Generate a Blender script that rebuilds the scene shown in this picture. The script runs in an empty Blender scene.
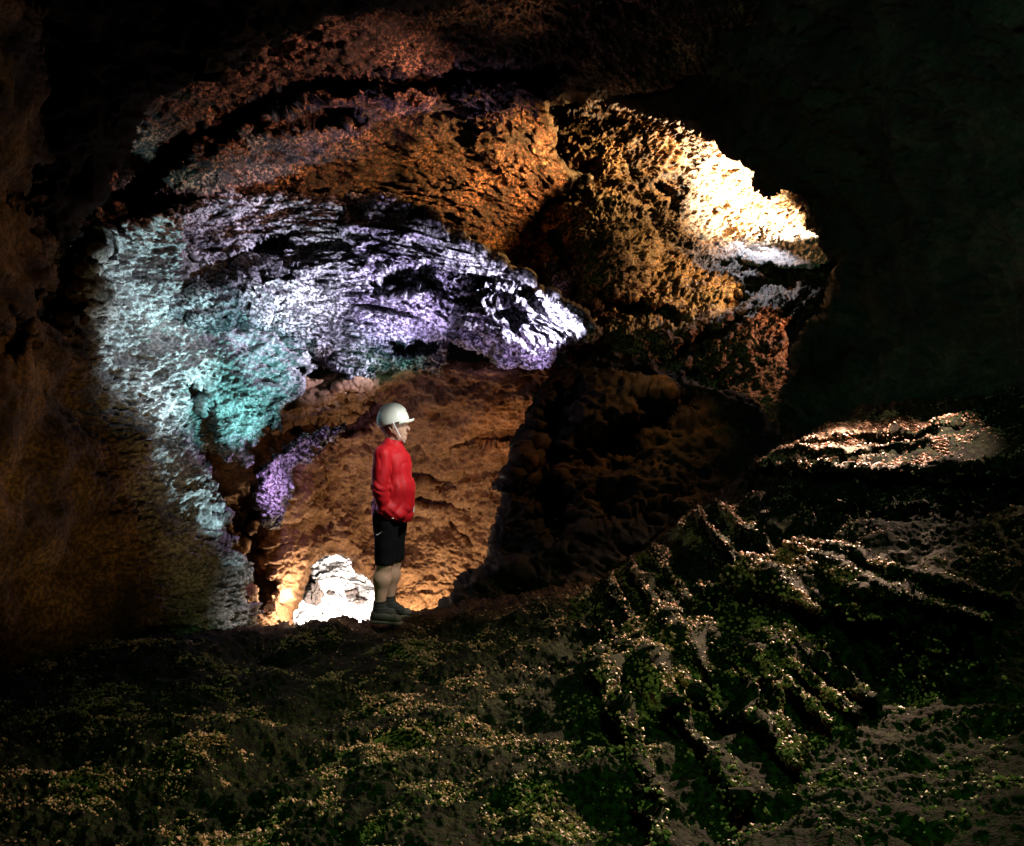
import bpy, math, random
import numpy as np
from mathutils import Vector

random.seed(7)
RNG = np.random.default_rng(11)
sc = bpy.context.scene
COL = sc.collection

# ------------------------------------------------------------------ camera frame
F, CX, CY = 900.0, 512.0, 423.0
CAM_Z = 1.55

def P(px, py, D):
    """point at depth D (metres straight ahead of the camera)"""
    return Vector(((px - CX) / F * D, D, CAM_Z - (py - CY) / F * D))

# ------------------------------------------------------------------ noise
_G = np.array([[1,1,0],[-1,1,0],[1,-1,0],[-1,-1,0],[1,0,1],[-1,0,1],[1,0,-1],[-1,0,-1],
               [0,1,1],[0,-1,1],[0,1,-1],[0,-1,-1],[1,1,0],[-1,1,0],[0,-1,1],[0,-1,-1]], np.float32)

def _hash(ix, iy, iz, seed):
    h = (ix.astype(np.uint32) * np.uint32(374761393) + iy.astype(np.uint32) * np.uint32(668265263)
         + iz.astype(np.uint32) * np.uint32(2147483647) + np.uint32((seed * 974711 + 12345) & 0xffffffff))
    h = (h ^ (h >> np.uint32(13))) * np.uint32(1274126177)
    h = (h ^ (h >> np.uint32(15))) * np.uint32(2246822519)
    return h ^ (h >> np.uint32(16))

def perlin(p, seed=0):
    p = p.astype(np.float32)
    i = np.floor(p).astype(np.int64); f = p - i
    u = f * f * f * (f * (f * 6 - 15) + 10)
    out = np.zeros(len(p), np.float32)
    for dx in (0, 1):
        wx = u[:, 0] if dx else 1 - u[:, 0]
        for dy in (0, 1):
            wy = u[:, 1] if dy else 1 - u[:, 1]
            for dz in (0, 1):
                wz = u[:, 2] if dz else 1 - u[:, 2]
                g = _G[_hash(i[:, 0] + dx, i[:, 1] + dy, i[:, 2] + dz, seed) & np.uint32(15)]
                out += wx * wy * wz * (g[:, 0] * (f[:, 0] - dx) + g[:, 1] * (f[:, 1] - dy) + g[:, 2] * (f[:, 2] - dz))
    return out

def fbm(p, octaves=4, gain=0.5, seed=0, ridged=False):
    a, s, out = 1.0, 1.0, np.zeros(len(p), np.float32)
    for k in range(octaves):
        n = perlin(p * s, seed + k)
        out += a * ((1 - 2 * np.abs(n)) - 0.5 if ridged else n)
        a *= gain; s *= 2.03
    return out

def worley(p, seed=0):
    p = p.astype(np.float32)
    i = np.floor(p).astype(np.int64); f = p - i
    d1 = np.full(len(p), 9.0, np.float32); d2 = d1.copy()
    for dx in (-1, 0, 1):
        for dy in (-1, 0, 1):
            for dz in (-1, 0, 1):
                h = _hash(i[:, 0] + dx, i[:, 1] + dy, i[:, 2] + dz, seed)
                ox = (h & np.uint32(1023)).astype(np.float32) / 1023
                oy = ((h >> np.uint32(10)) & np.uint32(1023)).astype(np.float32) / 1023
                oz = ((h >> np.uint32(20)) & np.uint32(1023)).astype(np.float32) / 1023
                d = (dx + ox - f[:, 0]) ** 2 + (dy + oy - f[:, 1]) ** 2 + (dz + oz - f[:, 2]) ** 2
                d2 = np.minimum(d2, np.maximum(d1, d)); d1 = np.minimum(d1, d)
    return np.sqrt(d1), np.sqrt(d2)

# ------------------------------------------------------------------ helpers
def rbf(pts):
    pts = np.array(pts, float)
    xy = pts[:, :2] / 300.0; n = len(pts)
    def K(a, b):
        r = np.sqrt(((a[:, None] - b[None]) ** 2).sum(-1)); return r
    A = np.zeros((n + 3, n + 3)); A[:n, :n] = K(xy, xy) - 0.02 * np.eye(n)
    A[:n, n] = 1; A[:n, n + 1:] = xy; A[n, :n] = 1; A[n + 1:, :n] = xy.T
    w = np.linalg.solve(A, np.concatenate([pts[:, 2], np.zeros(3)]))
    def f(px, py):
        q = np.stack([px, py], -1) / 300.0
        out = w[n] + q @ w[n + 1:]
        for k in range(n):
            r2 = ((q - xy[k]) ** 2).sum(-1)
            out = out + w[k] * np.sqrt(r2 + 0.012)
        return out
    return f

def seg_dist(px, py, a, b):
    ax, ay = a; bx, by = b
    vx, vy = bx - ax, by - ay
    t = np.clip(((px - ax) * vx + (py - ay) * vy) / (vx * vx + vy * vy + 1e-9), 0, 1)
    return np.hypot(px - ax - t * vx, py - ay - t * vy)

def poly_sd(px, py, poly):
    d = np.full(px.shape, 1e9); inside = np.zeros(px.shape, bool)
    n = len(poly)
    for k in range(n):
        a, b = poly[k], poly[(k + 1) % n]
        d = np.minimum(d, seg_dist(px, py, a, b))
        if a[1] != b[1]:
            c = ((a[1] > py) != (b[1] > py)) & (px < (b[0] - a[0]) * (py - a[1]) / (b[1] - a[1]) + a[0])
            inside ^= c
    return np.where(inside, d, -d)

def line_dist(px, py, line):
    d = np.full(px.shape, 1e9)
    for k in range(len(line) - 1):
        d = np.minimum(d, seg_dist(px, py, line[k], line[k + 1]))
    return d

def link_mesh(name, verts, faces, mat=None, parent=None, smooth=True):
    verts = np.asarray(verts, np.float32); faces = np.asarray(faces, np.int32)
    me = bpy.data.meshes.new(name)
    n, m, k = len(verts), len(faces), faces.shape[1]
    me.vertices.add(n); me.vertices.foreach_set('co', verts.ravel())
    me.loops.add(m * k); me.loops.foreach_set('vertex_index', faces.ravel())
    me.polygons.add(m)
    me.polygons.foreach_set('loop_start', np.arange(0, m * k, k, dtype=np.int32))
    me.polygons.foreach_set('loop_total', np.full(m, k, np.int32))
    me.polygons.foreach_set('use_smooth', np.full(m, smooth, bool))
    me.update(calc_edges=True)
    o = bpy.data.objects.new(name, me); COL.objects.link(o)
    if mat: me.materials.append(mat)
    if parent: o.parent = parent
    return o

def grid_axis(a0, a1, f0, f1, step, coarse):
    """fine samples between f0 and f1, coarse ones out to a0 and a1"""
    parts = []
    if a0 < f0: parts.append(np.arange(a0, f0, coarse))
    parts.append(np.arange(f0, f1, step))
    if a1 > f1: parts.append(np.arange(f1, a1 + coarse, coarse))
    else: parts.append(np.array([f1]))
    return np.concatenate(parts)

SHEETS = {}
def sheet(name, box, step, pts, poly, mat, roll=(25, 0.6), edge=(6, 30), grooves=(), bulges=(), ridges=(),
          terr=None, rock=None, kind='structure', stretch=(1, 1, 1), lean=0.0, wrap=None, holes=(), fine=None):
    x0, x1, y0, y1 = box
    fx0, fx1, fy0, fy1 = fine or (max(x0, -12), min(x1, 1036), max(y0, -12), min(y1, 858))
    xs = grid_axis(x0, x1, fx0, fx1, step, 7.0); ys = grid_axis(y0, y1, fy0, fy1, step, 7.0)
    px, py = np.meshgrid(xs, ys)
    H, W = px.shape
    seed = sum(map(ord, name)) % 97
    q = np.stack([px.ravel(), py.ravel(), np.full(px.size, seed * 3.1)], -1)
    D = rbf(pts)(px, py)
    # silhouette
    en = (fbm(q / edge[1], 4, 0.55, seed) * edge[0] * 1.6).reshape(H, W)
    sd = poly_sd(px, py, poly) + en
    for h in holes:
        sd = np.minimum(sd, -poly_sd(px, py, h) + en * 1.1)
    t = np.clip(1 - sd / roll[0], 0, 1)
    D = D + roll[1] * (1 - np.sqrt(np.clip(1 - t * t * 0.995, 0, 1)))
    wob = (fbm(q / 22.0, 3, 0.5, seed + 5) * 7).reshape(H, W)
    wob2 = (fbm(q / 16.0, 3, 0.5, seed + 15) * 1.0).reshape(H, W)
    for line, w, dep in grooves:
        d = line_dist(px + wob, py + wob * 0.6, line)
        ww = w * (1 + 0.7 * wob2)
        D = D + dep * np.exp(-(d / np.maximum(ww, 1.0)) ** 4)
    for line, w, dep in ridges:
        d = line_dist(px + wob * 1.6, py + wob * .8, line) / (w * (1 + .6 * wob2))
        D = D - dep * np.exp(-d * d)
    for (bx, by, rx, ry, ang, dep) in bulges:
        c, s = math.cos(ang), math.sin(ang)
        u = ((px - bx) * c + (py - by) * s + wob) / rx; v = (-(px - bx) * s + (py - by) * c + wob) / ry
        r2 = u * u + v * v
        D = D - dep * np.sqrt(np.clip(1 - r2, 0, 1))
    if terr is not None:
        D = D + terr(px, py, wob)
    pos = np.stack([(px - CX) / F * D, D, CAM_Z - (py - CY) / F * D], -1)
    du = np.gradient(pos, axis=1); dv = np.gradient(pos, axis=0)
    nr = np.cross(dv, du); nr /= np.linalg.norm(nr, axis=-1, keepdims=True) + 1e-9
    view = pos - np.array([0, 0, CAM_Z])
    flip = (nr * view).sum(-1) > 0
    nr[flip] *= -1
    w = pos.reshape(-1, 3).astype(np.float32)
    ca, sa = math.cos(lean), math.sin(lean)
    wr = np.stack([w[:, 0] * ca + w[:, 2] * sa, w[:, 1], -w[:, 0] * sa + w[:, 2] * ca], -1)
    if wrap is not None:   # lava linings lie in shells round the axis of the tube
        c0 = P(*wrap)
        dx, dz = w[:, 0] - c0[0], (w[:, 2] - c0[2]) * 1.15
        rad = np.hypot(dx, dz); th = np.arctan2(dx, dz)
        wr = np.stack([th * 2.4, w[:, 1], rad], -1)
    disp = rock((wr * np.array(stretch)).astype(np.float32), seed).reshape(H, W)
    disp = disp * (0.22 + 0.78 * np.clip(sd / (roll[0] * 1.1), 0, 1))
    pos = pos + nr * disp[..., None]
    idx = np.arange(H * W).reshape(H, W)
    ok = sd > 0
    fm = ok[:-1, :-1] & ok[1:, :-1] & ok[:-1, 1:] & ok[1:, 1:]
    quads = np.stack([idx[:-1, :-1], idx[1:, :-1], idx[1:, 1:], idx[:-1, 1:]], -1)[fm]
    used = np.unique(quads); remap = np.full(H * W, -1, np.int32); remap[used] = np.arange(len(used))
    o = link_mesh(name, pos.reshape(-1, 3)[used], remap[quads], mat)
    o['kind'] = kind
    SHEETS[name] = (pos, nr, sd, px, py)
    return o

# rock reliefs (height in metres from a world position)
def rock_crust(amp=1.0, fine=1.0, size=1.0, near=None, pits=1.0):
    def f(w, s):
        big = fbm(w / 0.9, 3, 0.5, s) * 0.20
        mid = fbm(w / 0.22, 4, 0.55, s + 9, ridged=True) * 0.045
        d1, d2 = worley(w / (0.060 * size) + fbm(w / 0.1, 2, 0.5, s + 3)[:, None] * 0.5, s + 2)
        lump = (0.55 - d1) * 0.040
        d1b, _ = worley(w / (0.026 * size), s + 21)
        lump2 = (0.5 - d1b) * 0.020
        tiny = perlin(w / 0.014, s + 31) * 0.007
        gate = np.clip(fbm(w / 0.30, 3, 0.5, s + 60) * 1.4 + 0.9, 0.40, 1.35)
        pit = -np.clip(perlin(w / 0.14, s + 40) - 0.28, 0, 1) * 0.28 - np.clip(perlin(w / 0.055, s + 41) - 0.30, 0, 1) * 0.10
        pit = pit * pits
        fn = fine * gate * (lump + lump2 + tiny)
        if near is not None:
            t = np.clip((w[:, 1] - near[0]) / (near[1] - near[0]), 0, 1)
            fn = fn * (0.08 + 0.92 * t); mid = mid * (0.2 + 0.8 * t); pit = pit * (0.3 + 0.7 * t)
        return amp * (big + mid + pit) + fn
    return f

def rock_smooth(amp=1.0, fine=1.0):
    def f(w, s):
        big = fbm(w / 1.1, 4, 0.5, s) * 0.20
        mid = fbm(w / 0.25, 5, 0.58, s + 9) * 0.055
        crack = -np.clip(0.05 - np.abs(perlin(w * np.array([1, 1, 2.0], np.float32) / 0.6 + fbm(w / .3, 3, .5, s + 50)[:, None] * .5, s + 4)), 0, 1) * 0.8 * np.clip(perlin(w / .8, s + 70) * 3 + .3, 0, 1)
        pit = -np.clip(perlin(w / 0.10, s + 40) - 0.30, 0, 1) * 0.12
        tiny = fbm(w / 0.04, 4, 0.65, s + 31) * 0.012
        return amp * (big + mid + crack + pit) + fine * tiny
    return f

def rock_ground(amp=1.0, fine=1.0):
    def f(w, s):
        big = fbm(w / 0.8, 3, 0.5, s) * 0.13
        mid = fbm(w / 0.22, 4, 0.55, s + 9, ridged=True) * 0.024
        d1, _ = worley(w / 0.055, s + 2)
        d1b, _ = worley(w / 0.022, s + 21)
        gate = np.clip(fbm(w / 0.30, 3, 0.5, s + 60) * 1.6 + 0.7, 0.1, 1.3)
        return amp * (big + mid) + fine * gate * ((0.55 - d1) * 0.030 + (0.5 - d1b) * 0.020 + perlin(w / 0.014, s + 31) * 0.005)
    return f

# ------------------------------------------------------------------ materials
def rock_mat(name, dark, mid, light, scale=1.0, rough=0.75, bump=0.5, speck=0.0, spec=0.4, far=None, ramp=(.46, .57)):
    m = bpy.data.materials.new(name); m.use_nodes = True
    nt = m.node_tree; N = nt.nodes; L = nt.links; bs = N['Principled BSDF']
    tc = N.new('ShaderNodeNewGeometry')
    n1 = N.new('ShaderNodeTexNoise'); n1.inputs['Scale'].default_value = 2.2 * scale; n1.inputs['Detail'].default_value = 9
    n1.inputs['Roughness'].default_value = 0.68
    L.new(tc.outputs['Position'], n1.inputs['Vector'])
    r1 = N.new('ShaderNodeValToRGB'); r1.color_ramp.elements[0].position = 0.36; r1.color_ramp.elements[1].position = 0.66
    r1.color_ramp.elements[0].color = (*dark, 1); r1.color_ramp.elements[1].color = (*light, 1)
    e = r1.color_ramp.elements.new(0.5); e.color = (*mid, 1)
    L.new(n1.outputs['Fac'], r1.inputs['Fac'])
    n2 = N.new('ShaderNodeTexNoise'); n2.inputs['Scale'].default_value = 34; n2.inputs['Detail'].default_value = 5
    n2.inputs['Roughness'].default_value = 0.6
    L.new(tc.outputs['Position'], n2.inputs['Vector'])
    r2 = N.new('ShaderNodeValToRGB'); r2.color_ramp.elements[0].position = ramp[0]; r2.color_ramp.elements[1].position = ramp[1]
    v0 = 1.0 - speck  # speckle puts glints and dark gaps of grazing light into the colour
    r2.color_ramp.elements[0].color = (v0, v0, v0, 1); r2.color_ramp.elements[1].color = (1, 1, 1, 1)
    L.new(n2.outputs['Fac'], r2.inputs['Fac'])
    mx = N.new('ShaderNodeMix'); mx.data_type = 'RGBA'; mx.blend_type = 'MULTIPLY'; mx.inputs[0].default_value = 1
    L.new(r1.outputs['Color'], mx.inputs[6]); L.new(r2.outputs['Color'], mx.inputs[7])
    if far:   # blend by depth: painted lamplight edge on the wall, brown dirt on the ground
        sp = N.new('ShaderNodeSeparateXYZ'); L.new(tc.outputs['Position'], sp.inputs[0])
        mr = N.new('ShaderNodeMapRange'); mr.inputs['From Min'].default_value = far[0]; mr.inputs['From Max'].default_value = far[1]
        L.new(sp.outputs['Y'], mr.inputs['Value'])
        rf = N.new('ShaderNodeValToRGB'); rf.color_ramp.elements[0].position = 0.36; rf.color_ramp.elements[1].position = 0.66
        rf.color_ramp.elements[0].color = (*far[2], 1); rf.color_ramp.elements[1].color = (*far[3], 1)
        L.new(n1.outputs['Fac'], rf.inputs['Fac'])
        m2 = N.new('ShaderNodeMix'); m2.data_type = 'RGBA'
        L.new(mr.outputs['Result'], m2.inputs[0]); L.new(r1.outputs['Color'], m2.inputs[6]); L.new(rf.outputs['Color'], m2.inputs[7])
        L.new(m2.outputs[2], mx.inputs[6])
    L.new(mx.outputs[2], bs.inputs['Base Color'])
    rr = N.new('ShaderNodeMapRange'); rr.inputs['To Min'].default_value = rough - 0.15; rr.inputs['To Max'].default_value = min(1, rough + 0.2)
    L.new(n2.outputs['Fac'], rr.inputs['Value']); L.new(rr.outputs['Result'], bs.inputs['Roughness'])
    bs.inputs['Specular IOR Level'].default_value = spec
    n3 = N.new('ShaderNodeTexNoise'); n3.inputs['Scale'].default_value = 90; n3.inputs['Detail'].default_value = 6
    L.new(tc.outputs['Position'], n3.inputs['Vector'])
    b = N.new('ShaderNodeBump'); b.inputs['Strength'].default_value = bump; b.inputs['Distance'].default_value = 0.02
    L.new(n3.outputs['Fac'], b.inputs['Height']); L.new(b.outputs['Normal'], bs.inputs['Normal'])
    return m

def plain_mat(name, col, rough=0.5, var=0.15, scale=40, bump=0.0, spec=0.5):
    m = bpy.data.materials.new(name); m.use_nodes = True
    nt = m.node_tree; N = nt.nodes; L = nt.links; bs = N['Principled BSDF']
    tc = N.new('ShaderNodeTexCoord')
    n = N.new('ShaderNodeTexNoise'); n.inputs['Scale'].default_value = scale; n.inputs['Detail'].default_value = 5
    L.new(tc.outputs['Object'], n.inputs['Vector'])
    r = N.new('ShaderNodeValToRGB')
    r.color_ramp.elements[0].position = 0.3; r.color_ramp.elements[1].position = 0.7
    r.color_ramp.elements[0].color = (*[c * (1 - var) for c in col], 1)
    r.color_ramp.elements[1].color = (*[min(1, c * (1 + var)) for c in col], 1)
    L.new(n.outputs['Fac'], r.inputs['Fac']); L.new(r.outputs['Color'], bs.inputs['Base Color'])
    bs.inputs['Roughness'].default_value = rough; bs.inputs['Specular IOR Level'].default_value = spec
    if bump:
        b = N.new('ShaderNodeBump'); b.inputs['Strength'].default_value = bump; b.inputs['Distance'].default_value = 0.01
        L.new(n.outputs['Fac'], b.inputs['Height']); L.new(b.outputs['Normal'], bs.inputs['Normal'])
    return m

M_WALL  = rock_mat('left wall rock', (.015,.011,.006), (.09,.056,.022), (.22,.14,.06), .8, 0.85, 0.3, 0.65, spec=.2, far=(6.6, 7.0, (.24,.25,.25), (.60,.61,.60)))  # brown to pale step puts the edge of the lamplight into the colour
M_DOME  = rock_mat('glint speckled basalt', (.07,.07,.08), (.34,.34,.36), (.66,.66,.68), 1.6, 0.55, 0.7, 0.95)  # pale and black speckle painted for grazing lamplight
M_CEIL  = rock_mat('rusty ceiling basalt', (.012,.008,.007), (.15,.075,.05), (.46,.25,.14), 1.3, 0.55, 0.8, 0.97, ramp=(.49,.60))
M_PASS  = rock_mat('ochre passage rock', (.18,.095,.05), (.38,.21,.11), (.52,.32,.19), 1.4, 0.8, 0.45, 0.4)
M_RIM   = rock_mat('mossy arch rock', (.05,.045,.02), (.15,.12,.05), (.24,.18,.09), 1.6, 0.75, 0.5, 0.4)
M_TUNNEL  = rock_mat('orange tunnel rock', (.14,.06,.03), (.36,.19,.09), (.56,.35,.18), 1.5, 0.5, 0.7, 0.93, ramp=(.47,.59))  # orange-brown tones varied by noise
M_SHADE = rock_mat('shade dark ceiling rock', (.003,.003,.003), (.008,.007,.006), (.016,.014,.011), 0.8, 0.9, 0.3, 0.4, spec=.1)  # near-black: shade of the unlit ceiling put into the colour
M_BLOCK = rock_mat('shade darkened basalt block', (.003,.0025,.0015), (.007,.005,.003), (.075,.042,.018), 1.3, 0.75, 0.5, 0.5, spec=.25)  # darkness of the unlit outcrop put into its colour
M_DARK  = rock_mat('shade darkened side wall basalt', (.010,.012,.010), (.026,.028,.022), (.055,.055,.042), 0.8, 0.85, 0.4, 0.4, spec=.25)  # shade of the unlit right wall put into its colour
M_GROUND= rock_mat('green shaded lava ground', (.005,.009,.004), (.011,.021,.007), (.020,.026,.009), 2.6, 0.85, 0.6, 0.8, spec=.08, far=(6.5, 6.9, (.03,.018,.010), (.11,.065,.036)))  # green shadow put into the near-black colour; brown dirt by the sill
M_RUBBLE= rock_mat('pale rubble', (.40,.34,.33), (.62,.56,.54), (.75,.70,.68), 2.0, 0.7, 0.6, 0.5)
M_STONE = rock_mat('brown stone', (.010,.006,.004), (.022,.012,.008), (.04,.022,.014), 3.0, 0.8, 0.5, 0.4)
M_GRAVEL= rock_mat('pale glint lava gravel', (.05,.06,.025), (.30,.17,.095), (.68,.42,.29), 6.0, 0.45, 0.3, 0.3, spec=.5)  # pale warm tones put the lamp glints into the grain colour

# ------------------------------------------------------------------ the cave
sheet('left_cave_wall', (-260, 330, -120, 720), 1.15,
      [(-260,300,3.2),(-260,700,3.9),(0,300,5.0),(0,600,5.4),(0,0,4.4),(100,0,5.4),(60,400,6.0),(100,560,6.2),(100,640,6.3),(150,545,6.55),(190,600,6.7),
       (60,200,5.9),(100,270,6.9),(130,330,7.3),(160,430,7.3),(190,520,7.3),(245,600,7.5),(150,640,6.5),(200,400,7.9),(200,300,7.95),(250,450,8.1),
       (300,340,8.6),(150,230,7.75),(-260,0,3.0)],
      [(-280,-140),(20,-140),(40,60),(70,150),(60,215),(85,250),(105,225),(180,215),(260,300),(320,352),(300,400),(268,432),(245,466),(225,462),(205,450),(214,500),(234,545),(252,592),(266,640),(280,740),(-280,740)],
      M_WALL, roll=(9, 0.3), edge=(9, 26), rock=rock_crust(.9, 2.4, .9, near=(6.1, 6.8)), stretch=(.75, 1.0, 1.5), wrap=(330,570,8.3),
      grooves=[([(60,190),(75,240),(60,300)], 22, 0.5), ([(196,390),(206,430),(212,455)], 10, 0.35), ([(20,330),(0,345)], 14, .3),
               ([(181,512),(262,533)], 1.6, 0.06)])

sheet('cave_ceiling', (-200, 760, -200, 290), 1.15,
      [(-200,-200,4.5),(760,-200,5.0),(300,-200,5.6),(150,60,7.2),(80,200,7.6),(150,200,8.3),(350,30,7.4),(350,110,8.3),(350,220,9.2),(560,60,8.0),(560,150,9.3),
       (620,200,10.0),(700,100,9.2),(200,120,7.7),(480,230,9.4)],
      [(-200,-220),(780,-220),(780,60),(610,100),(560,112),(552,150),(590,180),(560,200),(520,250),(560,300),(60,300),(50,200),(0,120),(-200,100)],
      M_CEIL, roll=(16, 0.6), edge=(6, 30), rock=rock_crust(.85, 2.0, .9), stretch=(.45, .8, 1.5), wrap=(350,600,8.3),
      grooves=[([(140,210),(120,200),(190,140),(260,110),(300,85),(420,78),(560,70)], 11, 0.32), ([(240,125),(300,118),(350,120)], 8, 0.2)],
      bulges=[(200,175,52,34,-0.45,0.35), (360, 92, 90, 16, 0.05, 0.15), (530, 140, 60, 50, 0, .2)])

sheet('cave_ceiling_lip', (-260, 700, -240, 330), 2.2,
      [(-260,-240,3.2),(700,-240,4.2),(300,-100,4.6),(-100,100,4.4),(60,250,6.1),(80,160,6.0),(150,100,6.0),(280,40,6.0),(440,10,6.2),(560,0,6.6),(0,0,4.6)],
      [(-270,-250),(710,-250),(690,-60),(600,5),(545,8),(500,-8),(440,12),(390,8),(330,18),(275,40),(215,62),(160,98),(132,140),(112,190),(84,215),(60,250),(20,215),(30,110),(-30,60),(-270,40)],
      M_SHADE, roll=(26, .6), edge=(7, 30), rock=rock_crust(1.1, .5))  # near-black sheet added to keep the area outside the arch dark

sheet('vaulted_cave_wall', (70, 640, 170, 420), 1.0,
      [(90,270,7.5),(110,320,7.5),(150,215,7.85),(150,300,7.75),(250,190,8.6),(400,200,8.7),(480,250,8.6),(595,330,8.2),(570,360,8.5),(440,370,9.0),(340,360,8.8),(250,330,8.4),
       (330,270,8.3),(420,300,8.3),(500,310,8.2),(200,300,7.95),(300,400,8.8)],
      [(92,270),(110,245),(150,212),(230,190),(330,196),(410,200),(445,222),(480,250),(535,282),(574,308),(604,331),(578,346),(556,358),(535,370),(500,366),(478,352),(455,345),(448,362),(440,376),(420,372),(385,382),(345,385),(320,362),(262,336),(222,322),(190,330),(150,320),(110,320)],
      M_DOME, roll=(9, 0.35), edge=(6, 24), rock=rock_crust(.95, 1.6, .8), stretch=(.42, .9, 1.7), wrap=(330,570,8.3),
      grooves=[([(182,276),(225,268),(255,252),(288,240)], 6.5, 0.4), ([(222,318),(262,335),(300,350),(325,356)], 8, 0.5),
               ([(385,282),(432,280)], 11, 0.3), ([(258,302),(264,306)], 9, .3), ([(400,352),(440,342),(470,344),(486,358)], 6, 0.4),
               ([(505,312),(515,318)], 8, .25), ([(410,306),(455,300),(520,295)], 2, .12), ([(100,300),(140,290)], 6, .2)],
      bulges=[(420,245,80,40,.3,.25),(520,320,80,30,.35,.25),(250,300,70,20,-.25,.15)])

sheet('passage_wall', (190, 600, 340, 700), 1.0,
      [(230,420,8.6),(250,520,8.3),(262,480,8.5),(290,470,8.9),(290,600,8.8),(330,380,8.9),(390,366,8.9),(450,380,8.9),(520,390,9.0),(400,440,9.9),(330,500,9.8),(400,500,10.4),(450,520,10.3),(515,450,9.4),(400,560,10.2),
       (350,540,10.0),(430,620,9.7),(340,640,9.6),(560,500,9.4),(220,640,8.2),(420,415,9.2)],
      [(190,380),(250,410),(300,370),(345,372),(420,360),(520,360),(600,370),(600,700),(190,700)],
      M_PASS, roll=(14, .4), edge=(4, 24), rock=rock_smooth(1.05, 1.5), stretch=(.8, .9, 1.4),
      holes=[[(299,602),(305,582),(314,567),(328,557),(343,553),(354,564),(366,577),(371,592),(381,606),(384,720),(290,720)]],
      grooves=[([(425,452),(470,440),(510,436)], 2.5, .12), ([(452,520),(470,540),(480,552)], 3, .1), ([(262,480),(245,520),(262,590)], 11, .5),
               ([(300,430),(335,432),(375,412)], 9, .3), ([(440,487),(455,486)], 4, .1), ([(405,472),(450,480),(505,468)], 5, .14), ([(408,500),(470,507),(500,500)], 4, .12), ([(300,540),(330,525)], 4, .06)],
      bulges=[(290,490,38,26,-.7,.25),(330,395,46,10,-.3,.2)])

sheet('arch_rim', (240, 350, 410, 540), .9,
      [(262,480,8.05),(275,455,8.2),(300,440,8.3),(330,425,8.5),(300,475,8.5),(270,520,8.2),(345,432,8.6)],
      [(254,505),(258,476),(272,450),(290,440),(300,432),(318,428),(346,424),(348,436),(330,448),(312,462),(296,474),(290,494),(284,520),(270,530),(258,520)],
      M_DOME, roll=(6, .3), edge=(5, 14), rock=rock_crust(.5, 1.8, .9))

sheet('tunnel_floor', (670, 850, 220, 290), 1.0,
      [(680,240,11.9),(840,235,12.6),(680,275,11.0),(840,275,11.2),(760,255,11.8)],
      [(684,238),(720,232),(780,231),(830,234),(842,262),(800,270),(740,262),(690,258)],
      M_RUBBLE, roll=(4, .15), edge=(3, 14), rock=rock_crust(.3, 1.6))

sheet('passage_rubble', (260, 420, 520, 700), 0.8,
      [(300,640,10.5),(390,640,10.5),(300,600,10.9),(380,600,11.0),(340,560,11.7),(300,540,12.1),(390,540,12.1)],
      [(250,510),(430,510),(430,710),(250,710)], M_RUBBLE, roll=(4, .1), edge=(1, 20), rock=rock_crust(.6, .5))

sheet('tunnel_wall', (470, 960, 70, 430), 1.0,
      [(480,140,10.2),(520,230,9.9),(600,120,10.6),(660,110,11.2),(700,140,11.8),(750,190,13.2),(820,210,13.8),(900,230,13.5),(840,262,12.2),(720,235,12.4),(650,230,10.9),(620,290,10.1),
       (700,280,10.9),(780,280,11.6),(800,330,10.2),(700,340,10.0),(650,390,9.4),(560,370,9.3),(760,420,9.5),(540,300,9.4)],
      [(470,70),(980,70),(980,320),(830,300),(790,330),(780,440),(620,430),(560,350),(500,260),(470,250)],
      M_TUNNEL, roll=(10, .3), edge=(4, 24), rock=rock_crust(.7, 2.1, .95, pits=.8), stretch=(.5, 1, 1.4), lean=.45,
      ridges=[([(690,385),(770,332),(838,274)], 5, .2), ([(670,360),(750,318),(820,275)], 4, .2), ([(640,345),(720,318),(780,280)], 4, .15), ([(720,385),(785,340)], 4, .2)],
      bulges=[(598,248,62,60,0,.9),(665,215,34,22,0,.2),(640,340,60,18,-.3,.2),(730,330,90,20,-.45,.25)],
      grooves=[([(520,175),(560,178),(588,168)], 9, .5),([(600,320),(640,306)], 6, .3),([(560,240),(575,300),(590,330)], 8, .4),([(660,365),(740,320)], 6, .4), ([(606,300),(640,312),(668,318)], 8, .4), ([(690,352),(735,322)], 9, .4), ([(728,305),(790,272)], 6, .35), ([(640,395),(700,375)], 7, .3), ([(660,190),(672,205)], 6, .3)])

sheet('right_cave_wall', (540, 1320, -220, 640), 2.0,
      [(560,-200,6.0),(1300,-200,3.2),(580,60,8.6),(650,100,9.2),(750,170,9.8),(840,260,9.8),(780,350,9.0),(760,440,8.3),(1024,0,5.4),(1024,260,6.0),(1024,420,6.8),(1300,300,3.6),(1300,640,4.2),(800,560,7.8),(900,330,7.6),(900,120,7.6)],
      [(540,-240),(1340,-240),(1340,660),(700,660),(735,560),(765,430),(790,345),(820,305),(844,268),(826,238),(806,232),(800,206),(784,198),(768,206),(746,190),(752,166),(732,154),(698,136),(655,114),(610,108),(575,92),(555,60)],
      M_DARK, roll=(10, .5), edge=(3, 16), rock=rock_crust(1.4, .8))

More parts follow.
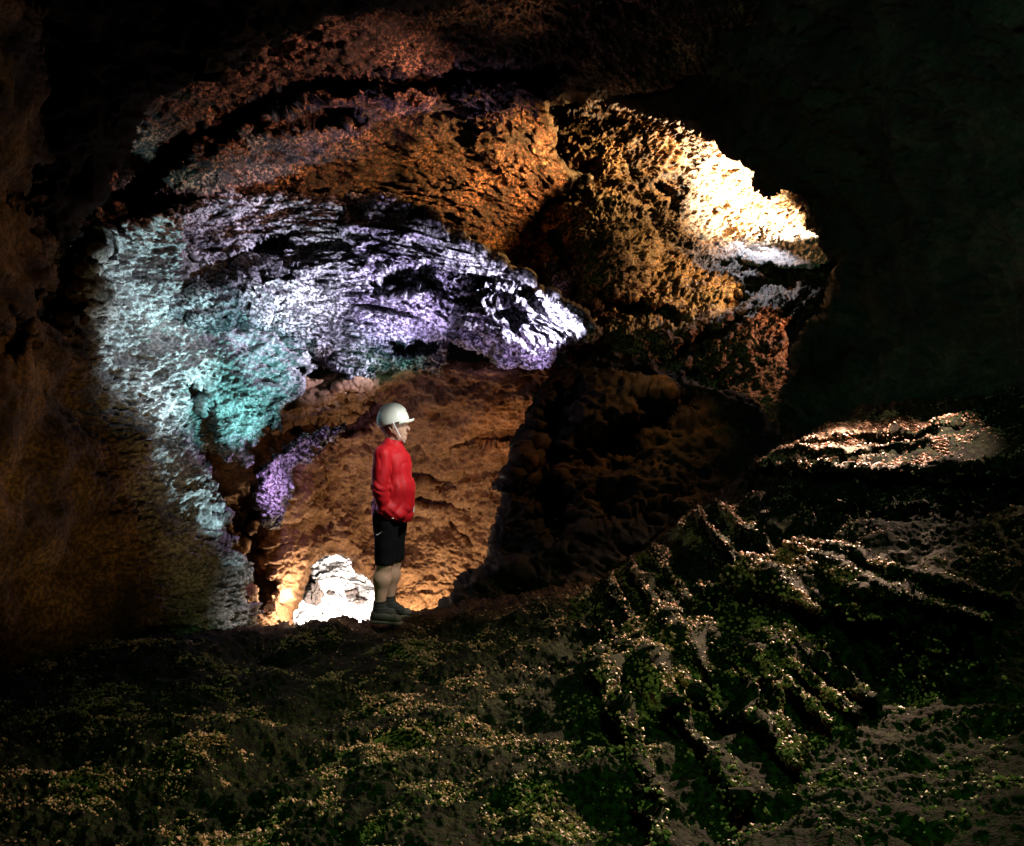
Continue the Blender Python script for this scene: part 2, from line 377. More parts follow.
sheet('basalt_outcrop', (410, 830, 320, 720), 1.6,
      [(430,610,7.5),(500,480,7.9),(520,400,8.5),(560,380,8.7),(620,350,9.0),(640,480,8.0),(760,440,7.8),(640,560,7.4),(720,370,9.1),(800,560,7.2),(430,700,7.2),(560,560,7.6)],
      [(426,625),(438,598),(458,578),(482,560),(495,530),(496,505),(502,472),(516,442),(524,410),(540,385),(560,362),(610,352),(650,350),(690,372),(730,390),(770,420),(820,440),(830,720),(420,720)],
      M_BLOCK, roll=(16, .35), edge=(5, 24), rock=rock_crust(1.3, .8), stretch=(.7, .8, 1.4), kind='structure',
      grooves=[([(560,400),(540,480),(560,540)], 14, .4),([(560,540),(640,520),(720,490)], 5, .25),([(620,440),(700,400)], 8, .3)],
      bulges=[(620,400,50,30,-.3,.25),(480,590,50,20,-.4,.2)])

# ground: the floor around the visitor is level, it climbs to the right in lava terraces
GPTS = [(-250,860,3.1),(-250,700,4.6),(-250,640,5.6),(0,846,3.3),(0,760,4.1),(0,700,5.0),(0,650,6.0),(200,846,3.3),(200,760,4.1),(200,700,5.0),(200,650,6.2),(200,622,7.0),
        (380,846,3.3),(380,760,4.15),(380,700,5.04),(380,650,6.14),(380,622,7.02),(380,612,7.4),(480,610,7.1),(500,846,3.25),(500,700,4.9),(520,640,6.1),
        (600,846,3.1),(600,700,4.7),(600,620,6.2),(640,565,7.0),(720,846,2.95),(720,700,4.5),(720,600,5.7),(700,520,6.9),(740,480,7.0),
        (860,846,2.8),(860,740,3.7),(860,660,4.55),(860,600,4.7),(860,580,5.3),(860,545,5.7),(860,475,5.75),(860,455,6.3),(860,405,7.6),
        (1024,846,2.6),(1024,740,3.4),(1024,680,3.9),(1024,600,4.3),(1024,560,4.8),(1024,475,5.0),(1024,455,5.6),(1024,390,7.0),
        (770,470,6.6),(770,450,6.9),(1250,846,2.3),(1250,600,3.6),(1250,470,4.3),(1250,380,6.0),(300,940,2.75),(900,940,2.4)]
flow = []
fanA = [(575,600),(590,660),(625,740),(660,850)]; fanB = [(735,490),(800,530),(890,570),(1010,600)]
_r = random.Random(5)
for k in range(17):
    t = (k + _r.uniform(-.3, .3)) / 16
    line = [(a[0] + (b[0] - a[0]) * t + _r.uniform(-9, 9), a[1] + (b[1] - a[1]) * t + _r.uniform(-7, 7)) for a, b in zip(fanA, fanB)]
    i0, i1 = (0, 4) if _r.random() < .4 else ((0, 3) if _r.random() < .5 else (1, 4))
    flow.append(line[i0:i1])
sheet('ground', (-280, 1300, 370, 960), 1.2, GPTS,
      [(-300,628),(100,632),(250,626),(320,621),(360,619),(400,612),(450,608),(490,600),(560,582),(620,560),(660,532),(700,502),(735,478),(752,458),(800,432),(870,405),(950,396),(1030,388),(1320,372),(1320,980),(-300,980)],
      M_GROUND, roll=(7, .9), edge=(2.5, 22), rock=rock_ground(1.0, 1.0),
      ridges=[([(770,452),(850,448),(930,440)], 3, .12), ([(800,438),(880,432),(980,420)], 3, .12)] + [(l, 4.5 + 2 * (k % 3 == 0), .15 + .10 * (k % 3 == 0)) for k, l in enumerate(flow)] + [([(778,465),(880,470),(1010,467),(1100,465)], 5, .2)],
      grooves=[([(762,474),(800,486),(880,490),(1000,485),(1120,480)], 15, .4), ([(720,610),(800,622),(900,640),(960,655)], 20, .3)] + [([(a[0] - 4, a[1] + 16) for a in l], 7, .08) for l in flow[::2]])

# ------------------------------------------------------------------ gravel: uncountable loose stones lying on the ground
def ico():
    t = (1 + 5 ** .5) / 2
    v = np.array([(-1,t,0),(1,t,0),(-1,-t,0),(1,-t,0),(0,-1,t),(0,1,t),(0,-1,-t),(0,1,-t),(t,0,-1),(t,0,1),(-t,0,-1),(-t,0,1)], float)
    v /= np.linalg.norm(v[0])
    f = np.array([(0,11,5),(0,5,1),(0,1,7),(0,7,10),(0,10,11),(1,5,9),(5,11,4),(11,10,2),(10,7,6),(7,1,8),(3,9,4),(3,4,2),(3,2,6),(3,6,8),(3,8,9),(4,9,5),(2,4,11),(6,2,10),(8,6,7),(9,8,1)])
    return v, f

def scatter(name, sh, n, rmin, rmax, mat, region=None, seed=3):
    rng = np.random.default_rng(seed)
    pos, nr, sd, px, py = SHEETS[sh]
    dx = np.gradient(pos, axis=1); dy = np.gradient(pos, axis=0)
    area = np.linalg.norm(np.cross(dx, dy), axis=-1)
    q = pos.reshape(-1, 3)
    cl = fbm(q / 0.42, 2, .5, 77).reshape(px.shape) + .6 * fbm(q / 0.13, 2, .5, 91).reshape(px.shape)
    cl = np.clip(cl - 0.02, 0, 1) ** 1.3 * 3 + .02
    crest = np.full(px.shape, 1e9)
    for l in flow + [[(770,460),(850,456),(1010,462)], [(790,446),(870,440),(960,446)], [(830,428),(900,420),(1000,432)]]: crest = np.minimum(crest, line_dist(px + 8 * cl, py, l))
    side = np.clip((px - 560) / 150, 0, 1)
    wgt = area * (sd > 4) * (pos[..., 1] > 2) * cl * ((1 - .80 * side) + 7 * np.exp(-(crest / 6) ** 2) * np.clip((px - 450) / 150, 0, 1))  # pale grains crowd along the crests to paint the glints there
    wgt = wgt * np.clip((6.9 - pos[..., 1]) / .8 + np.clip((px - 520) / 60, 0, 1), .03, 1) * np.clip(.25 + (px + 150) / 350, .15, 1)
    if region is not None: wgt = wgt * region(px, py)
    p = (wgt / wgt.sum()).ravel()
    k = rng.choice(p.size, n, p=p)
    c = pos.reshape(-1, 3)[k]
    r = rmin * (rmax / rmin) ** (rng.random(n) ** 2.2)
    bv = np.array([(1,0,0),(-1,0,0),(0,1,0),(0,-1,0),(0,0,1),(0,0,-1)], float)
    bf = np.array([(0,2,4),(2,1,4),(1,3,4),(3,0,4),(2,0,5),(1,2,5),(3,1,5),(0,3,5)])
    R = rng.normal(size=(n, 3, 3)); Q, _ = np.linalg.qr(R)
    sc3 = rng.uniform(.55, 1.25, (n, 1, 3))
    jit = 1 + rng.uniform(-.22, .22, (n, 6, 1))
    v = np.einsum('nij,nkj->nki', Q, bv[None] * jit * sc3) * r[:, None, None] + c[:, None] + np.array([0, 0, 1]) * r[:, None, None] * .25
    f = bf[None] + (np.arange(n) * 6)[:, None, None]
    o = link_mesh(name, v.reshape(-1, 3), f.reshape(-1, 3), mat, smooth=False)
    o['kind'] = 'stuff'; o['category'] = 'gravel'; o['label'] = 'loose lava gravel, coloured pale as glints, scattered over the cave floor'
    return o
scatter('gravel', 'ground', 170000, .004, .014, M_GRAVEL)

def stone(label, px, py, D, r, sx=1.2, sz=.8, seed=1):
    bv, bf = ico()
    import bmesh
    bm = bmesh.new(); bmesh.ops.create_icosphere(bm, subdivisions=4, radius=1)
    me = bpy.data.meshes.new('stone'); bm.to_mesh(me); bm.free()
    co = np.zeros(len(me.vertices) * 3, np.float32); me.vertices.foreach_get('co', co); co = co.reshape(-1, 3)
    d = 1 + fbm(co * 1.3 + seed * 7.7, 4, .55, seed) * .7
    co = co * d[:, None] * np.array([sx, 1, sz]) * r
    me.vertices.foreach_set('co', co.astype(np.float32).ravel()); me.update()
    me.materials.append(M_STONE)
    o = bpy.data.objects.new('stone', me); COL.objects.link(o); 
    pos, nr, sd, gx, gy = SHEETS['passage_rubble']      # it rests on the rubble slope
    k = np.unravel_index(np.argmin((gx - px) ** 2 + (gy - py) ** 2), gx.shape)
    o.location = Vector(pos[k]) + Vector((0, -r * .55, r * .3))
    o['label'] = label; o['category'] = 'stone'; o['group'] = 'stones on the bright rubble'
    return o

# ------------------------------------------------------------------ surface nets for the figure
def surface_nets(fn, lo, hi, h):
    lo = np.array(lo, float); hi = np.array(hi, float)
    n = np.ceil((hi - lo) / h).astype(int) + 1
    ax = [lo[k] + h * np.arange(n[k]) for k in range(3)]
    X, Y, Z = np.meshgrid(*ax, indexing='ij')
    V = fn(X, Y, Z).astype(np.float32)
    nx, ny, nz = V.shape
    cs = np.zeros((nx - 1, ny - 1, nz - 1, 3), np.float32); cnt = np.zeros((nx - 1, ny - 1, nz - 1), np.float32)
    off = [(0,0,0),(1,0,0),(0,1,0),(1,1,0),(0,0,1),(1,0,1),(0,1,1),(1,1,1)]
    edges = [(a, b) for a in range(8) for b in range(a + 1, 8) if sum(abs(off[a][k] - off[b][k]) for k in range(3)) == 1]
    S = lambda o: V[o[0]:o[0] + nx - 1, o[1]:o[1] + ny - 1, o[2]:o[2] + nz - 1]
    for a, b in edges:
        va, vb = S(off[a]), S(off[b])
        m = (va < 0) != (vb < 0)
        t = np.where(m, va / (va - vb + 1e-12), 0)
        for k in range(3):
            cs[..., k] += np.where(m, off[a][k] + t * (off[b][k] - off[a][k]), 0)
        cnt += m
    act = cnt > 0
    vid = np.full(act.shape, -1, np.int64); vid[act] = np.arange(act.sum())
    idx = np.argwhere(act)
    verts = lo + (idx + cs[act] / cnt[act][:, None]) * h
    faces = []
    ins = V < 0
    for d in range(3):
        a = [slice(None)] * 3; b = [slice(None)] * 3
        a[d] = slice(0, -1); b[d] = slice(1, None)
        cr = ins[tuple(a)] != ins[tuple(b)]
        e = np.argwhere(cr)
        u, v = (d + 1) % 3, (d + 2) % 3
        e = e[(e[:, u] > 0) & (e[:, v] > 0) & (e[:, u] < V.shape[u] - 1) & (e[:, v] < V.shape[v] - 1)]
        q = []
        for du, dv in ((-1, -1), (0, -1), (0, 0), (-1, 0)):
            c = e.copy(); c[:, u] += du; c[:, v] += dv
            q.append(vid[c[:, 0], c[:, 1], c[:, 2]])
        q = np.stack(q, -1)
        fl = ~ins[e[:, 0], e[:, 1], e[:, 2]]
        q[fl] = q[fl][:, ::-1]
        faces.append(q)
    return verts, np.concatenate(faces)

def smin(a, b, k):
    h = np.clip(.5 + .5 * (b - a) / k, 0, 1)
    return b + (a - b) * h - k * h * (1 - h)

def cone(p, a, b, ra, rb):
    X, Y, Z = p
    ax, ay, az = a; v = np.array(b, float) - np.array(a, float); L2 = (v * v).sum()
    t = np.clip(((X - ax) * v[0] + (Y - ay) * v[1] + (Z - az) * v[2]) / L2, 0, 1)
    d = np.sqrt((X - ax - t * v[0]) ** 2 + (Y - ay - t * v[1]) ** 2 + (Z - az - t * v[2]) ** 2)
    return d - (ra + (rb - ra) * t)

def ell(p, c, r, tilt=0.0):
    X, Y, Z = p
    x, y, z = X - c[0], Y - c[1], Z - c[2]
    if tilt:
        cs, sn = math.cos(tilt), math.sin(tilt)
        x, z = x * cs + z * sn, -x * sn + z * cs
    k = np.sqrt((x / r[0]) ** 2 + (y / r[1]) ** 2 + (z / r[2]) ** 2)
    return (k - 1) * min(r)

U = 0.00783  # metres per pixel at the visitor
def X_(px): return (px - 390) * U
def Z_(py): return (620 - py) * U
def uni(parts, k):
    d = parts[0]
    for q in parts[1:]: d = smin(d, q, k)
    return d

HIP = {-1: (X_(389), -.095, Z_(512)), 1: (X_(392), .095, Z_(512))}
KNEE = {-1: (X_(388), -.10, Z_(560)), 1: (X_(391), .10, Z_(560))}
ANK = {-1: (X_(382.5), -.10, Z_(604)), 1: (X_(385.5), .11, Z_(604))}
CALF = {-1: (X_(385), -.10, Z_(577)), 1: (X_(388), .105, Z_(577))}
SHO = {-1: (X_(388.5), -.18, Z_(455)), 1: (X_(388), .185, Z_(455))}
ELB = {-1: (X_(385.5), -.215, Z_(486)), 1: (X_(386), .235, Z_(487))}
WRI = {-1: (X_(391), -.175, Z_(506)), 1: (X_(393), .15, Z_(505))}

def body_sdf(X, Y, Z):
    p = (X, Y, Z)
    parts = [ell(p, (X_(391), 0, Z_(510)), (.125, .165, .12)),
             ell(p, (X_(394), 0, Z_(490)), (.125, .155, .14)),
             ell(p, (X_(391), 0, Z_(463)), (.115, .165, .16)),
             cone(p, (X_(388), -.12, Z_(455)), (X_(388), .12, Z_(455)), .058, .058),
             cone(p, (X_(390.5), 0, Z_(450)), (X_(394), 0, Z_(434)), .050, .052)]
    for s in (-1, 1):
        parts += [cone(p, HIP[s], KNEE[s], .092, .060), cone(p, KNEE[s], CALF[s], .060, .066), cone(p, CALF[s], ANK[s], .066, .038),
                  cone(p, ANK[s], (ANK[s][0] + .09, ANK[s][1] - .01, .040), .034, .024),
                  cone(p, SHO[s], ELB[s], .050, .040), cone(p, ELB[s], WRI[s], .041, .028)]
    d = uni(parts, .035)
    # hands: palm, four fingers, thumb
    for s in (-1, 1):
        w = np.array(WRI[s]); fw = np.array([.80, .25 * -s, -.50])
        pc = w + fw * .055
        hand = ell(p, pc, (.048, .020, .042))
        for k, ln in enumerate((.070, .078, .074, .058)):
            o = pc + np.array([.62, 0, .78]) * (.030 - .020 * k) + fw * .03
            m = o + fw * ln * .6
            e = m + (fw + np.array([0, -s * .5, 0])) * ln * .4
            hand = smin(hand, cone(p, o, m, .0095, .009), .006); hand = smin(hand, cone(p, m, e, .009, .0075), .004)
        th = pc + np.array([.03, -s * .012, .03])
        hand = smin(hand, cone(p, w + fw * .02, th, .012, .010), .008)
        hand = smin(hand, cone(p, th, th + np.array([.035, -s * .008, -.005]), .010, .008), .005)
        d = smin(d, hand, .012)
    # head, facing +x, chin slightly lifted
    hd = ell(p, (X_(393.5), 0, Z_(420.5)), (.098, .076, .100))
    hd = smin(hd, ell(p, (X_(398), 0, Z_(429.5)), (.066, .058, .078)), .03)
    hd = smin(hd, cone(p, (X_(396), 0, Z_(437)), (X_(404), 0, Z_(438.5)), .045, .024), .025)      # jaw and chin
    hd = smin(hd, cone(p, (X_(406.0), 0, Z_(424.5)), (X_(409.2), 0, Z_(429.3)), .010, .013), .010)  # nose
    hd = smin(hd, cone(p, (X_(405), -.028, Z_(422.6)), (X_(405), .028, Z_(422.6)), .014, .014), .012)  # brow
    hd = smin(hd, cone(p, (X_(406.6), -.012, Z_(432.8)), (X_(406.6), .012, Z_(432.8)), .0085, .0085), .006)  # lips
    hd = smin(hd, cone(p, (X_(406.2), -.012, Z_(434.6)), (X_(406.2), .012, Z_(434.6)), .009, .009), .006)
    for s in (-1, 1):
        hd = np.maximum(hd, -(ell(p, (X_(407), s * .034, Z_(426)), (.016, .018, .010))))   # eye sockets
        hd = smin(hd, ell(p, (X_(404.8), s * .034, Z_(426)), (.013, .013, .012)), .003)
        hd = smin(hd, ell(p, (X_(393), s * .077, Z_(427.5)), (.020, .010, .033), .2), .008)      # ears
        hd = np.maximum(hd, -ell(p, (X_(394), s * .088, Z_(427.3)), (.010, .008, .017), .2))
    return smin(d, hd, .02)

def jacket_sdf(X, Y, Z):
    p = (X, Y, Z)
    parts = [ell(p, (X_(393), 0, Z_(508)), (.170, .200, .19)),
             cone(p, (X_(391), -.175, Z_(507)), (X_(402), -.15, Z_(513)), .062, .050),
             ell(p, (X_(396), 0, Z_(489)), (.158, .190, .17)),
             ell(p, (X_(393), 0, Z_(466)), (.146, .185, .19)),
             cone(p, (X_(388), -.13, Z_(455)), (X_(388), .13, Z_(455)), .085, .085),
             cone(p, (X_(389.5), 0, Z_(453)), (X_(394), 0, Z_(437)), .085, .066)]
    d = uni(parts, .035)
    for s in (-1, 1):
        d = smin(d, smin(cone(p, SHO[s], ELB[s], .074, .064), cone(p, ELB[s], WRI[s], .064, .052), .02), .007)
    q = np.stack([X.ravel(), Y.ravel(), Z.ravel()], -1)
    nz = perlin(q * np.array([6., 6., 6.]), 5)
    wr = nz * .004 + perlin(q * np.array([30., 30., 14.]), 8) * .002
    # cloth creases: long ones hanging from the shoulder, short ones across the elbow and above the hem
    s1 = 1 - np.abs(np.sin(q[:, 0] * 26 + q[:, 1] * 9 - q[:, 2] * 5 + nz * 2.5)) ** .6
    s2 = 1 - np.abs(np.sin(q[:, 2] * 55 + q[:, 0] * 38 + nz * 3)) ** .6
    el = np.exp(-((q[:, 2] - Z_(487)) / .07) ** 2 - ((q[:, 0] - X_(384)) / .07) ** 2) + .7 * np.exp(-((q[:, 2] - Z_(512)) / .05) ** 2)
    d = d + (wr + s1 * .009 + s2 * .013 * el).reshape(X.shape)
    hem = Z_(516) - (X - X_(376)) * .16
    d = np.maximum(d, hem - Z)
    d = np.maximum(d, Z - (Z_(438.5) + (X_(392) - X) * .25))
    # neck opening
    d = np.maximum(d, -np.maximum(cone(p, (X_(390), 0, Z_(450)), (X_(396), 0, Z_(430)), .056, .056), Z_(446) - Z))
    return d

def shorts_sdf(X, Y, Z):
    p = (X, Y, Z)
    parts = [ell(p, (X_(390.5), 0, Z_(504)), (.146, .182, .15))]
    for s in (-1, 1):
        h = HIP[s]; k = KNEE[s]
        parts += [cone(p, (h[0], h[1], h[2] - .02), (k[0], k[1], k[2] - .03), .104, .074)]
    d = uni(parts, .03)
    q = np.stack([X.ravel(), Y.ravel(), Z.ravel()], -1)
    d = d + (perlin(q * np.array([16., 16., 10.]), 12) * .008).reshape(X.shape)
    d = np.maximum(d, Z - Z_(499)); d = np.maximum(d, Z_(562.5) - Z)
    return d

# helmet frame: tilted back a little
def helmet_shell(X, Y, Z):
    p = (X, Y, Z)
    c = (X_(393), 0, Z_(421))
    o = ell(p, c, (.128, .108, .140), 0.10); i = ell(p, c, (.119, .099, .131), 0.10)
    d = np.maximum(o, -i)
    # three shallow ridges along the crown
    for yy in (-.035, 0, .035):
        d = smin(d, np.maximum(np.maximum(np.abs(Y - yy) - .008, np.abs(o) - .005), Z_(410) - Z), .006)
    rim = Z_(427.5) + (X - X_(379)) * .25
    return np.maximum(d, rim - Z)
def helmet_brim(X, Y, Z):
    cz = Z_(420.4) + (X - X_(405)) * .10 - Y * Y * 2.0
    r = np.sqrt(((X - X_(393)) / .172) ** 2 + (Y / .105) ** 2)
    ring = np.maximum((r - 1) * .10, -(np.sqrt(((X - X_(393)) / .118) ** 2 + (Y / .100) ** 2) - 1) * .1)
    d = np.maximum(ring, np.abs(Z - cz) - .008)
    return np.maximum(d, X_(402) - X)

def tube(name, pts, r, mat, parent, seg=8):
    pts = [Vector(q) for q in pts]; v, f = [], []
    for k, q in enumerate(pts):
        t = (pts[min(k + 1, len(pts) - 1)] - pts[max(k - 1, 0)]).normalized()
        a = t.orthogonal().normalized(); b = t.cross(a)
        for j in range(seg):
            an = 2 * math.pi * j / seg
            v.append(q + (a * math.cos(an) + b * math.sin(an)) * r)
    for k in range(len(pts) - 1):
        for j in range(seg):
            f.append((k * seg + j, k * seg + (j + 1) % seg, (k + 1) * seg + (j + 1) % seg, (k + 1) * seg + j))
    return link_mesh(name, [tuple(q) for q in v], f, mat, parent)

M_SKIN = plain_mat('skin', (.52, .33, .23), .5, .12, 30)
M_RED = plain_mat('red windbreaker nylon', (.48, .006, .012), .6, .12, 25, 0, .3)
M_BLACK = plain_mat('black sports cloth', (.005, .005, .007), .8, .3, 60, .2, .12)
M_HELM = plain_mat('white helmet plastic', (.76, .84, .75), .35, .04, 12)
M_WHITE = plain_mat('white webbing', (.75, .75, .75), .6, .1, 80)
M_HAIR = plain_mat('grey hair', (.20, .18, .17), .7, .4, 160, .5)
M_SOCK = plain_mat('dark sock knit', (.02, .022, .018), .9, .3, 150, .4)
M_SHOE = plain_mat('grey green shoe fabric', (.07, .065, .05), .7, .25, 90, .3)
M_SOLE = plain_mat('pale rubber sole', (.12, .11, .09), .8, .15, 60)

person = bpy.data.objects.new('person', None); COL.objects.link(person)
person.empty_display_size = .2
base = P(390, 620, 7.05); person.location = base
person.rotation_euler = (0, 0, math.radians(-6))
person['label'] = 'person in red jacket, black shorts and white helmet standing before the lit passage'
person['category'] = 'person'
def grow(name, fn, lo, hi, h, mat, parent=None):
    v, f = surface_nets(fn, lo, hi, h)
    return link_mesh(name, v, f, mat, parent or person)
grow('body', body_sdf, (-.24, -.34, -.02), (.26, .34, 1.70), .0075, M_SKIN)
jk = grow('jacket', jacket_sdf, (-.26, -.38, .70), (.26, .38, 1.48), .006, M_RED)
grow('shorts', shorts_sdf, (-.24, -.26, .40), (.24, .26, .94), .009, M_BLACK)
hm = grow('helmet', helmet_shell, (-.15, -.15, 1.46), (.24, .15, 1.74), .0045, M_HELM)
grow('brim', helmet_brim, (-.15, -.15, 1.46), (.24, .15, 1.64), .004, M_HELM, hm)
def arc(s):
    return [(X_(396), s * .103, Z_(422)), (X_(399), s * .085, Z_(429)), (X_(402), s * .062, Z_(436)), (X_(404), s * .035, Z_(441)), (X_(404.6), 0, Z_(442))]
tube('chin_strap', arc(-1) + arc(1)[::-1][1:], .006, M_WHITE, hm)
def hair_sdf(X, Y, Z):
    d = ell((X, Y, Z), (X_(391.5), 0, Z_(422)), (.098, .084, .108))
    d = np.maximum(d, Z - Z_(421)); d = np.maximum(d, X - X_(391) - (Z - Z_(430)) * .3)
    q = np.stack([X.ravel(), Y.ravel(), Z.ravel()], -1)
    return np.maximum(d + (perlin(q * 70, 4) * .006).reshape(X.shape), Z_(436) - Z)
grow('hair', hair_sdf, (-.14, -.12, 1.38), (.10, .12, 1.6), .006, M_HAIR)
# front zip and the pocket zip on the near side
fz = []
for t in np.linspace(0, 1, 16):
    z = Z_(446) * (1 - t) + Z_(512) * t
    x = X_(400.5) + (X_(413.6) - X_(400.5)) * math.sin(min(1, t * 1.25) * math.pi / 2)
    fz.append((x + .004, 0, z))
for s in (-1,):
    tube('pocket_zip', [(X_(392), -.205, Z_(507)), (X_(393.2), -.204, Z_(511)), (X_(395.5), -.200, Z_(514.5)), (X_(400), -.192, Z_(516))], .0035, M_WHITE, jk)
tube('front_zip', fz, .004, M_WHITE, jk)
for s in (-1, 1):
    a = ANK[s]
    def sock(X, Y, Z, a=a, s=s):
        d = cone((X, Y, Z), (a[0] + .002, a[1], a[2] + .04), (a[0], a[1], a[2] - .07), .050, .052)
        d = smin(d, cone((X, Y, Z), (a[0], a[1], a[2] - .02), (a[0] + .10, a[1] - .02, .055), .046, .040), .02)
        q = np.stack([X.ravel(), Y.ravel(), Z.ravel()], -1)
        return np.maximum(d + (np.sin(q[:, 2] * 260) * .002).reshape(X.shape), Z - (a[2] + .045))
    grow('sock', sock, (a[0] - .09, a[1] - .09, .02), (a[0] + .17, a[1] + .09, .22), .005, M_SOCK)
    toe = (a[0] + .150, a[1] + s * .02 - .03, .04)
    def shoe(X, Y, Z, a=a, toe=toe):
        p = (X, Y, Z)
        d = uni([cone(p, (a[0] - .028, a[1], .045), toe, .043, .036), cone(p, (a[0] - .01, a[1], .075), (a[0] + .05, a[1] - .01, .06), .052, .046)], .03)
        d = np.maximum(d, -np.maximum(cone(p, (a[0], a[1], .06), (a[0], a[1], .2), .040, .044), .075 - Z))
        return np.maximum(np.maximum(d, Z - .105), .018 - Z)
    sh = grow('shoe', shoe, (a[0] - .12, a[1] - .14, 0), (a[0] + .28, a[1] + .12, .14), .005, M_SHOE)
    def sole(X, Y, Z, a=a, toe=toe):
        return np.maximum(cone((X, Y, Z * 0 + .03), (a[0] - .028, a[1], .03), (toe[0], toe[1], .03), .048, .042), np.maximum(Z - .024, .001 - Z))
    grow('sole', sole, (a[0] - .12, a[1] - .14, -.01), (a[0] + .28, a[1] + .12, .05), .005, M_SOLE, sh)
# small pale tick mark printed on the near leg of the shorts
lv = [(-.022, .000), (-.012, -.010), (.030, .020), (-.010, -.001)]
link_mesh('shorts_mark', [(X_(385) + a, -.2035, Z_(531) + b) for a, b in lv], [(0, 1, 2, 3)], M_WHITE, person, False)

# stones lying on the bright rubble
stone('largest dark stone, at the left edge of the bright white patch', 316, 594, 9.7, .105, .8, 1.3, 1)
stone('grey stone in the middle of the bright white patch', 353, 591, 10.3, .062, 1.2, .8, 2)
stone('small dark stone low right on the bright white patch', 361, 602, 10.15, .05, 1.3, .7, 3)
stone('tiny stone left of the middle grey one on the bright white patch', 331, 592, 10.3, .034, 1.4, .7, 4)

# ------------------------------------------------------------------ lamps
def spot(name, at, to, col, power, size=60, blend=.6, rad=.03):
    l = bpy.data.lights.new(name, 'SPOT'); l.energy = power; l.color = col; l.spot_size = math.radians(size); l.spot_blend = blend; l.shadow_soft_size = rad
    o = bpy.data.objects.new(name, l); COL.objects.link(o); o.location = at
    o.rotation_euler = (to - at).to_track_quat('-Z', 'Y').to_euler(); return o
def bulb(name, at, col, power, rad=.03):
    l = bpy.data.lights.new(name, 'POINT'); l.energy = power; l.color = col; l.shadow_soft_size = rad
    o = bpy.data.objects.new(name, l); COL.objects.link(o); o.location = at; return o

WARM, AMBER, WHITE = (1, .62, .30), (1, .40, .10), (1, .93, .85)
# passage: a white lamp behind the sill, a warm one to the right of it, one more under the arch
spot('passage_lamp', P(340, 640, 9.95), P(343, 596, 11.2), WHITE, 1500, 112, .6)
spot('passage_lamp', P(352, 610, 9.95), P(335, 592, 11.2), WHITE, 300, 100, .8)  # added white fill for the dark blotches on the rubble
bulb('passage_lamp', P(420, 624, 9.35), (1, .70, .40), 50)
bulb('passage_lamp', P(296, 600, 8.85), (1, .74, .52), 27)
bulb('passage_lamp', P(508, 470, 8.95), (1, .50, .20), 7)
bulb('arch_lamp', P(290, 486, 8.05), (.75, .45, 1), 9)
# vault: violet and cool white, grazing
spot('vault_lamp', P(650, 330, 7.75), P(420, 305, 8.5), (.78, .71, 1), 1600, 42, .8)
spot('vault_lamp', P(390, 420, 7.9), P(400, 285, 8.5), (.66, .52, 1), 340, 60, .9)
spot('vault_lamp', P(310, 390, 7.6), P(290, 275, 8.3), (.82, .84, 1), 260, 56, .9)
spot('wall_lamp', P(322, 520, 7.35), P(138, 315, 7.4), (.66, .92, 1), 380, 44, .8)
spot('wall_lamp', P(300, 575, 7.25), P(178, 468, 7.4), (.60, .92, 1), 95, 36, .8)
spot('wall_lamp', P(268, 580, 7.2), P(214, 540, 7.4), (.60, .92, 1), 2.5, 42, .8)
spot('wall_lamp', P(310, 450, 7.6), P(235, 370, 8.0), (.24, .78, .78), 130, 84, .8)
spot('wall_lamp', P(300, 300, 7.45), P(120, 340, 7.4), (.85, .90, 1), 45, 80, .9)
spot('vault_lamp', P(560, 430, 7.8), P(515, 345, 8.4), (.66, .46, 1), 70, 60, .9)
spot('wall_lamp', P(400, 402, 8.1), P(385, 352, 8.7), (.25, .9, .72), 16, 64, .9)
# upper tunnel
spot('tunnel_lamp', P(852, 214, 12.3), P(720, 190, 12.9), (1, .80, .52), 6500, 92, .9)
spot('tunnel_lamp', P(800, 180, 12.2), P(680, 190, 12.2), (1, .52, .18), 360, 100, .7)
spot('tunnel_lamp', P(715, 138, 11.5), P(620, 165, 10.9), (1, .46, .13), 170, 80, .8)
spot('tunnel_lamp', P(690, 132, 11.0), P(555, 165, 9.9), (1, .50, .14), 300, 56, .8)
spot('tunnel_lamp', P(800, 250, 10.9), P(660, 290, 10.6), (1, .52, .15), 330, 56, .8)
spot('tunnel_lamp', P(850, 300, 10.2), P(740, 340, 10.0), (1, .42, .22), 90, 80, .8)
spot('tunnel_lamp', P(770, 205, 11.9), P(755, 250, 11.8), (.80, .86, 1), 70, 100, .8)
spot('ceiling_lamp', P(592, 135, 7.9), P(535, 50, 7.4), (1, .5, .25), 25, 60, .9)
spot('sill_fill', P(300, 520, 7.5), P(330, 645, 6.4), (1, .50, .24), 9, 80, .9, .1)  # unseen warm fill added in place of spill from the passage
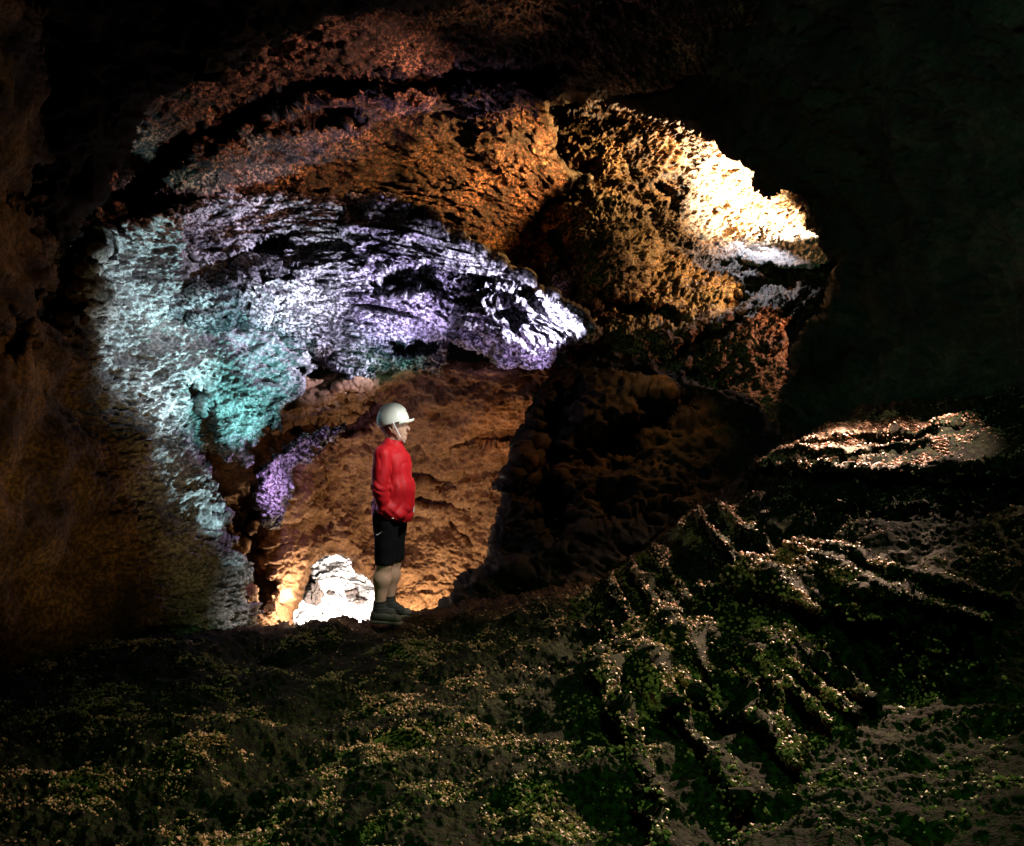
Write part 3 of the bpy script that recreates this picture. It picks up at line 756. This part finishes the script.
# ceiling and ground
spot('ceiling_lamp', P(630, 195, 8.75), P(480, 160, 9.2), (1, .43, .13), 750, 74, .9)
spot('ceiling_lamp', P(560, 130, 7.7), P(300, 100, 7.9), (1, .42, .27), 240, 64, .9)
spot('ground_lamp', P(870, 350, 7.2), P(715, 630, 5.1), (1, .62, .42), 2100, 54, .9, .01)
spot('ground_lamp', P(960, 310, 6.45), P(885, 452, 6.35), (1, .62, .50), 620, 80, 1, .01)
spot('ground_lamp', P(700, 300, 8.0), P(630, 420, 8.2), (1, .45, .14), 60, 90, .9)
spot('ground_lamp', P(1060, 430, 5.1), P(850, 660, 4.4), (1, .60, .36), 25, 70, .9, .01)
spot('wall_lamp', P(260, 720, 3.9), P(110, 480, 6.3), (1, .62, .22), 80, 50, 1, .3)
spot('visitor_fill', P(640, 150, 5.6), P(396, 500, 7.0), (1, .95, .9), 400, 24, .6)  # unseen spot added to brighten the helmet and jacket
spot('visitor_fill', P(540, 425, 6.5), P(404, 440, 7.0), (1, .95, .9), 20, 40, .7)  # unseen rim light added for the face and jacket front
spot('green_fill', Vector((-0.5, 1.5, 3.0)), P(930, 240, 7), (.35, 1, .5), 190, 60, 1)  # unseen green fill added to tint the right wall
spot('green_fill', Vector((0.6, 1.8, 3.6)), P(600, 770, 3.9), (.34, 1, .20), 230, 78, 1, .2)  # unseen green fill added to tint the shadows on the ground

# ------------------------------------------------------------------ world, camera, render
w = bpy.data.worlds.new('World'); sc.world = w; w.use_nodes = True
bg = w.node_tree.nodes['Background']
bg.inputs[0].default_value = (.35, .5, .3, 1); bg.inputs[1].default_value = .002
cam = bpy.data.cameras.new('camera'); cam.sensor_width = 36; cam.lens = 36 * F / 1024; cam.clip_end = 200; cam.clip_start = .05
co = bpy.data.objects.new('camera', cam); COL.objects.link(co); co.location = (0, 0, CAM_Z); co.rotation_euler = (math.pi / 2, 0, 0)
sc.camera = co
sc.view_settings.view_transform = 'Standard'; sc.view_settings.look = 'None'; sc.view_settings.exposure = 0
sc.render.engine = 'CYCLES'
sc.cycles.max_bounces = 3; sc.cycles.diffuse_bounces = 1; sc.cycles.glossy_bounces = 1
sc.cycles.use_denoising = True
